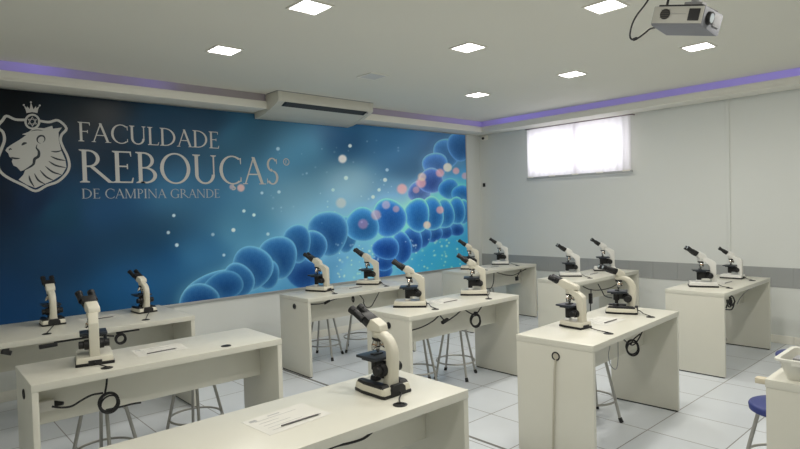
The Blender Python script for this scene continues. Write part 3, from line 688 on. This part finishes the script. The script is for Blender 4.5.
# ------------------------------------------------------------------ hanging cables under the benches
def cable(lb, path, r=.0055, coil=None, brick=None, name='hanging_cable', m_=mDark, group=None):
    """path: list of world point lists; coil: (centre, rx, rz, turns)"""
    o = thing(name, lb, 'cable', (0, 0, 0), 0, group)
    b = MB()
    for pts in path: b.tube(spline(pts, 7), r, 8)
    b.build('cable_run', m_, o)
    if coil:
        c, rx, rz, n, tl = coil[:5]; ca = R(coil[5] if len(coil) > 5 else 0); c.z = min(c.z, .696-rz*1.1); b = MB(); N = 26*n; ks = [1, .80, .96, .74, .90, .84]; ox = [0, .12, -.06, .05, -.14, .1]; oz = [0, -.10, .05, .14, -.02, .08]
        def lp(L, f): a = int(f) % len(L); g = f-int(f); g = g*g*(3-2*g); return L[a]*(1-g)+L[(a+1) % len(L)]*g
        pts = []
        for i in range(N):
            f = i/26; kk = lp(ks, f); a = 2*math.pi*f+1.2
            xo = rx*(lp(ox, f)+kk*math.cos(a)); yo = .014*(i/N-.5)
            pts.append(Vector((c.x+xo*math.cos(ca)-yo*math.sin(ca), c.y+xo*math.sin(ca)+yo*math.cos(ca), c.z+rz*(lp(oz, f)+kk*math.sin(a)))))
        b.tube(pts, r*.85, 8)
        if tl: b.box(-.010, .010, -.014, .014, -.012, .012, bev=.003, loc=(c.x+rx*.1, c.y, c.z+rz))
        b.build('coil', m_, o)
    if brick:
        p, d, s = brick; b = MB(); p = Vector(p); p.z = min(p.z, .685); d = Vector(d).normalized(); q = Vector((1, 0, 0)).rotation_difference(d).to_matrix()
        b.box(-s[0]/2, s[0]/2, -s[1]/2, s[1]/2, -s[2]/2, s[2]/2, bev=.004)
        for v in b.bm.verts: v.co = q @ v.co + p
        b.build('power_brick', m_, o)
    return o
def P(y, *uv):
    q = [on_y(u, v, y) for u, v in uv]
    for p in q: p.z = min(p.z, .700)
    return q
yB = 3.40
cable('thick black cable coil hanging from the front of the lone rear-facing microscope bench', [P(yB, (107, 374), (106.5, 384), (105, 393)), P(yB, (103, 393), (92, 395), (82, 400), (72, 406), (62, 407.5), (52, 406.5)), P(yB, (106, 410), (120, 407), (132, 404), (141, 402.5))], .0055, (on_y(109, 403, yB), .056, .058, 4, False))
b = MB(); sb = on_y(44, 406, 3.50)
t = thing('socket_box', 'small white socket box with black plug under the lone rear-facing microscope bench', 'socket', (sb.x, 3.523, sb.z))
MB().box(-.045, .045, -.040, 0, -.028, .028, bev=.005).build('housing', mSocket, t)
MB().cyl((.047, -.02, 0), (.085, -.045, -.002), .016, .010, 12).build('plug', mDark, t)
yA = 4.59
cable('black cable ring hanging by the lone microscope on the mural bench', [P(yA, (139, 324.5), (130, 328), (121, 329), (116, 327)), P(yA, (114, 336), (100, 334), (84, 332), (66, 336), (54, 340))], .0065, (on_y(120.5, 335.5, yA), .040, .040, 4, False), (on_y(48, 339.5, yA), (1, 0, .02), (.11, .03, .026)))
cable('short black plug cable at the left end of the deep mural bench', [P(yA, (9, 345), (6, 348), (3, 350))], .012, None, (on_y(6, 346, yA), (1, 0, -.4), (.06, .03, .03)))
yD = 4.66
cable('black cable swag with loop under the bench below the printed cell chain', [P(yD, (309, 304.5), (322, 303.5), (334, 299.5), (344, 295.8), (351, 295)), P(yD, (359, 291), (363, 299), (364, 302)), P(yD, (379.5, 288), (375, 300), (371, 306.5), (366, 307), (363, 302))], .005, (on_y(353, 298.5, yD), .014, .032, 4, False), (on_y(327, 302, yD), (1, 0, .35), (.07, .02, .022)))
yE = 3.26
cable('black cable slung from the centre bench end to a power brick', [P(yE, (411, 330.5), (422, 327), (433, 321), (441, 313.5)), P(yE, (439, 314), (443, 319), (446, 321)), P(yE, (461, 310.5), (456, 315), (449, 320))], .0055, None, (on_y(445, 321, yE), (1, 0, .28), (.075, .024, .026)))
cable('black cable coil tied with two ends under the centre bench', [P(yE, (463.5, 308.5), (470, 313), (475.5, 315)), P(yE, (482, 306), (478, 312), (475, 316))], .0055, (on_y(475.5, 320.5, yE), .048, .064, 5, True, -40))
yF = 1.80
cable('black cable coil hanging below the right of the ringed end hole bench', [P(yF, (622, 338), (628, 343), (633, 345), (638, 340), (643, 330)), P(yF, (631, 344), (634, 339), (640, 334))], .0045, (on_y(632.5, 348, yF), .044, .056, 4, False, -55))
cable('thin grey wire loop beneath the ringed end hole bench', [P(yF, (610, 346), (608.5, 356), (611, 366), (616, 369), (618, 360), (618, 341))], .0028, None, None, m_=mGrey)
fa = BL['F']; FX = on_x(558, 351, 2.955)
hole = at('F', -.6925, -.02, .655)
cable('grey cord running from the ringed end hole down to the floor', [[hole+Vector((0, 0, -.02)), hole+Vector((-.008, .004, -.10)), hole+Vector((-.010, .016, -.35)), hole+Vector((-.010, .026, -.55)), Vector((hole.x-.012, hole.y+.032, .006))]], .006, None, None, m_=mCordG)
yH = 3.22
cable('black cable swag with hanging power brick under the bench below the window', [P(yH, (583, 286.5), (590, 289.5), (600, 290), (611, 287.5), (618, 283.5)), P(yH, (591, 289), (591, 296)), P(yH, (598, 284), (602, 291), (605, 296), (612, 298)), P(yH, (590.5, 303), (590.5, 318))], .0055, None, (on_y(590.6, 298.5, yH), (0, 0, 1), (.11, .03, .036)))
yG = 4.72
cable('black cable with small brick under the far corner bench', [P(yG, (497, 272.5), (506, 275), (514, 275), (522, 271), (526, 269)), P(yG, (521, 270), (518, 275), (517, 277)), P(yG, (494, 272), (493.5, 282), (491, 288), (486, 288.5))], .006, None, (on_y(516.8, 278.5, yG), (0, 0, 1), (.055, .03, .042)))
yI = 1.845
cable('tangled black cord hanging at the near end of the bench by the tile band', [P(yI, (726, 308), (729, 300), (732, 296), (734.5, 302), (729, 307), (727, 300), (731, 304)), P(yI, (735, 301), (732, 309), (726, 309.5)), P(yI, (729.5, 297), (732, 306))], .0062, (on_y(730.5, 302, yI), .030, .036, 3, False))
cable('thin grey cord rising to the tabletop inside the tangled cord bench', [P(yI+.08, (737, 304), (741, 297), (748, 290), (756, 286.5))], .004, None, None, m_=mGrey)
yC = 1.78
cable('black cable slung under the front of the nearest bench', [P(yC, (322, 452), (335, 446.5), (350, 443), (360, 440), (366, 437), (372, 432))], .0052)

# ------------------------------------------------------------------ ceiling lights
GX, GY = (.55, 2.09, 3.62, 5.20), (.70, 1.90, 3.10, 4.33)
LAB = {(1, 2): 'lit square ceiling panel at the top edge above the crest wall', (1, 3): 'lit square ceiling panel nearest the mural lettering', (2, 1): 'lit square ceiling panel just left of the projector', (2, 2): 'lit square ceiling panel in the middle of the ceiling', (3, 1): 'lit square ceiling panel directly below the projector in view', (3, 2): 'lit square ceiling panel right of the one nearest the room corner', (3, 3): 'small lit ceiling panel nearest the room corner'}
mOff = mat('unlit_diffuser', (.66, .65, .62), .5)
for i, x in enumerate(GX):
    for j, y in enumerate(GY):
        if (i, j) == (0, 3) or (i, j) == (0, 2): continue
        lit = (i, j) != (2, 3); hid = (i, j) not in LAB and lit
        lb = LAB.get((i, j), 'unlit square ceiling panel beside the air conditioner' if not lit else 'lit square ceiling panel out of view near the camera')
        t = thing('ceiling_light', lb, 'ceiling light', (x, y, ZC), 0, 'square ceiling panels')
        if hid: t['group'] = 'square ceiling panels behind the viewer'
        h = .105; b = MB()
        for s in (-1, 1): b.box(s*h-.008, s*h+.008, -h-.008, h+.008, -.008, -.0002, bev=.002); b.box(-h+.008, h-.008, s*h-.008, s*h+.008, -.008, -.0002, bev=.002)
        b.build('light_frame', mSoff, t)
        MB().box(-h+.008, h-.008, -h+.008, h-.008, -.005, -.0002).build('diffuser', mLight if lit else mOff, t)
        if lit:
            ld = bpy.data.lights.new('panel_lamp', 'AREA'); ld.shape = 'SQUARE'; ld.size = .19; ld.energy = 9.6; ld.color = (1, .962, .89)
            lo = bpy.data.objects.new('panel_lamp', ld); C.objects.link(lo); lo.location = (x, y, ZC-.012)

# ------------------------------------------------------------------ air conditioner
AY = 5.403
ac = thing('air_conditioner', 'long cream ceiling-mounted air conditioner with black outlet slot above the mural', 'air conditioner', (AX0, 0, 0))
LX = AX1-AX0-.004
prof = [(AY, ZC-.002), (AY, ZC-.085), (AY+.010, ZC-.112), (AY+.10, ZC-.150), (AY+.27, ZC-.200), (AY+.42, ZC-.228), (Y1-.026, ZC-.236), (Y1-.024, ZC-.16), (Y1-.024, ZC-.002)]
b = MB(); b.prism(prof, .002, .05, 'x', bev=.004); b.build('end_cap', mAC, ac)
b = MB(); b.prism(prof, LX-.05, LX, 'x', bev=.004); b.build('end_cap', mAC, ac)
b = MB(); b.prism([(y+.004 if i < 6 else y, z+.003 if 1 < i < 7 else z) for i, (y, z) in enumerate(prof)], .0505, LX-.0505, 'x', bev=.002); b.build('casing', mAC, ac)
n0 = Vector((0, .09, -.038)).normalized()      # along the slanted lower front
p0 = Vector((0, AY+.018, ZC-.1105)); nn = Vector((0, n0.z, -n0.y))
b = MB(); q = [p0, p0+n0*.088]; b.poly([(.09, q[0].y+nn.y*.002, q[0].z+nn.z*.002), (LX-.08, q[0].y+nn.y*.002, q[0].z+nn.z*.002), (LX-.08, q[1].y+nn.y*.002, q[1].z+nn.z*.002), (.09, q[1].y+nn.y*.002, q[1].z+nn.z*.002)]); b.build('outlet_slot', mDark, ac)
b = MB(); cols = []
for k in range(45):
    x = .12+(LX-.24)*k/44; c = p0+n0*.044+nn*(.0035 if k % 2 else .0022)
    cols.append([b.bm.verts.new((x, c.y+n0.y*q_, c.z+n0.z*q_)) for q_ in (-.036, .036)])
for A_, B_ in zip(cols, cols[1:]): b.bm.faces.new((A_[0], B_[0], B_[1], A_[1]))
b.build('outlet_grille', mat('dark_vane', (.05, .05, .05), .6), ac)
MB().box(LX-.075, LX-.058, AY+.030, AY+.055, ZC-.130, ZC-.112, bev=.003).build('indicator', mGrey, ac)
b = MB(); b.box(.0, LX, AY-.003, AY+.006, ZC-.006, ZC-.0002); b.box(-.003, .006, AY, Y1-DS, ZC-.006, ZC-.0002); b.build('top_edge_strip', mGrey, ac)  # thin grey strip along the front and one end of the casing top

# ------------------------------------------------------------------ projector
px0 = Vector((3.28, 1.455, 2.565)); px1 = px0+Vector((math.cos(R(-92)), math.sin(R(-92)), 0))*.285
ang = math.atan2(px1.y-px0.y, px1.x-px0.x); Lp = (px1-px0).length
pr = thing('projector', 'grey ceiling-hung projector with round vent and dangling cable', 'projector', px0, ang)
b = MB(); b.prism([(0, .012), (.012, 0), (.20, -.02), (.23, -.012), (.235, .085), (.225, .098), (0, .104)], 0, Lp, 'x', bev=.006)
for v in b.bm.verts:
    if v.co.x > Lp*.5 and v.co.y < .05: pass
b.build('body', mProjG, pr)
MB().box(.006, Lp-.004, -.006, -.0005, .012, .100, bev=.002).build('side_plate', mProj, pr)
b = MB(); b.cyl((.075, -.010, .060), (.075, -.0065, .060), .028, seg=28); vt = b.build('round_vent', mDark, pr)
b = MB()
for k in range(5): b.box(.050, .100, -.0115, -.0102, .040+k*.010, .0425+k*.010)
b.build('vent_rib', mat('vent_rib_grey', (.10, .09, .07), .6), vt)
MB().box(.205, .265, -.010, -.0065, .026, .088, bev=.002).build('connector_panel', mDark, pr)
b = MB(); b.box(.10, .19, -.0075, -.0062, .060, .062); b.build('seam_line', mGrey, pr)
b = MB(); b.cyl((Lp, .060, .050), (Lp+.018, .060, .050), .036, .033, 28); ln = b.build('lens', mBlack, pr)
b = MB(); b.cyl((Lp+.018, .060, .050), (Lp+.020, .060, .050), .024, seg=24); b.build('lens_glass', mGlass, ln)
b = MB(); b.box(Lp+.0005, Lp+.006, .115, .20, .02, .085, bev=.002); b.build('front_grille', mGrey, pr)
MB().box(.02, Lp-.02, .01, .20, .104, .113, bev=.003).build('mount_plate', mDark, pr)
b = MB(); b.cyl((Lp*.63, .10, .113), (Lp*.63, .10, .170), .032, .022, 20, bev=.003); b.box(Lp*.63-.05, Lp*.63+.05, .07, .13, .118, .140, bev=.006); b.build('mount_joint', mGrey, pr)
pr.rotation_euler = (0, R(15), ang); bpy.context.view_layer.update(); iw = pr.matrix_world.inverted()
jp = pr.matrix_world @ Vector((Lp*.63, .10, .16)); b = MB(); b.cyl(iw @ jp, iw @ Vector((jp.x, jp.y, ZC-.012)), .018, seg=18); b.cyl(iw @ Vector((jp.x, jp.y, ZC-.012)), iw @ Vector((jp.x, jp.y, ZC-.0005)), .06, seg=24)
b.build('ceiling_mount', mGrey, pr)
b = MB(); b.cyl((.055, .03, .104), (.055, .03, .17), .007, seg=10); b.cyl((.055, .03, .17), iw @ Vector(((pr.matrix_world @ Vector((.055, .03, .17))).x, (pr.matrix_world @ Vector((.055, .03, .17))).y, ZC-.001)), .006, seg=10); b.build('power_lead', mDark, pr)
yq = 1.47
pts = [on_y(656, 27.5, yq), on_y(650, 29, yq), on_y(645, 33, yq), on_y(639, 37.5, yq), on_y(633, 39.8, yq), on_y(630, 36, yq), on_y(632, 25, yq), on_y(637, 15, yq), on_y(644, 6, yq), on_y(649, -2, yq), on_y(651, -12, yq)]
top = pts[-1].copy(); top.z = ZC-.003
t = thing('video_cable', 'black cable looping from ceiling to the back of the projector', 'cable', (0, 0, 0))
b = MB(); b.tube(spline(pts+[top], 7), .0048, 8); b.build('cable_run', mDark, t)
d = (pts[3]-pts[4]).normalized(); b = MB(); b.cyl(pts[4]+d*.01, pts[4]+d*.045, .0085, seg=12, bev=.002); b.build('ferrite_bead', mDark, t)

# ------------------------------------------------------------------ small wall fittings
sc = on_x(484, 138.5, X1-.03)
t = thing('security_camera', 'tiny white security camera with black lens high in the room corner', 'camera', (X1, Y1-.13, 2.655))
MB().box(-.05, 0, -.05, .045, -.028, .045, bev=.006).build('housing', mSoff, t)
b = MB(); b.cyl((-.050, .01, .0), (-.068, .01, -.004), .022, .018, 18); b.build('lens', mDark, t)
p = on_x(484.3, 185, X1)
t = thing('wall_switch', 'tiny black fitting on the back wall near the corner below the camera', 'switch', (X1, p.y, p.z))
MB().box(-.012, 0, -.024, .024, -.03, .03, bev=.004).build('plate', mBlack, t); MB().box(-.016, -.012, -.012, .012, -.014, .014, bev=.002).build('button', mDark, t)

# ------------------------------------------------------------------ basket on the right bench
t = thing('plastic_basket', 'white plastic basket with rim on the bench at the picture edge', 'basket', (3.10, .655, .7505))
b = MB()
def rr_(hx, hy, z, rad=.03, n=5):
    o = []
    for cx, cy, a0 in ((hx-rad, hy-rad, 0), (-hx+rad, hy-rad, 90), (-hx+rad, -hy+rad, 180), (hx-rad, -hy+rad, 270)):
        for i in range(n+1): a = R(a0+90*i/n); o.append((cx+rad*math.cos(a), cy+rad*math.sin(a), z))
    return o
loops = [rr_(.125, .095, 0), rr_(.152, .120, .100), rr_(.168, .136, .101), rr_(.168, .136, .112), rr_(.148, .116, .112), rr_(.120, .090, .006)]
V = [[b.bm.verts.new((p[0]*.93, p[1]*.93, p[2]*.86)) for p in l] for l in loops]; n = len(V[0])
for A_, B_ in zip(V, V[1:]):
    for i in range(n): b.bm.faces.new((A_[i], A_[(i+1) % n], B_[(i+1) % n], B_[i]))
b.bm.faces.new(V[0][::-1]); b.bm.faces.new(V[-1]); b.build('tub', mBasket, t)
MB().box(-.158, -.1565, -.055, .055, .073, .086, bev=.0005).build('rim_handle', mBasket, t)
o = MB().box(-.06, .03, -.06, .06, .0, .085, bev=.006).build('grey_box', mGrey, None); o.location = (3.08, .665, .758); tag(o, 'grey box inside the white plastic basket', 'box')
o = MB().cyl((0, 0, 0), (0, 0, .10), .025, seg=20, bev=.004).build('black_bottle', mBlack, None); o.location = (3.165, .63, .758); tag(o, 'black bottle inside the white plastic basket', 'bottle')

# ------------------------------------------------------------------ light and look
wd = bpy.data.worlds.new('world'); bpy.context.scene.world = wd; wd.use_nodes = True
wd.node_tree.nodes['Background'].inputs[0].default_value = (.7, .8, 1, 1); wd.node_tree.nodes['Background'].inputs[1].default_value = .6
sc_ = bpy.context.scene
sc_.view_settings.view_transform = 'Standard'; sc_.view_settings.look = 'None'; sc_.view_settings.exposure = 0; sc_.view_settings.gamma = 1
sc_.cycles.use_denoising = True; sc_.cycles.max_bounces = 10; sc_.cycles.diffuse_bounces = 6
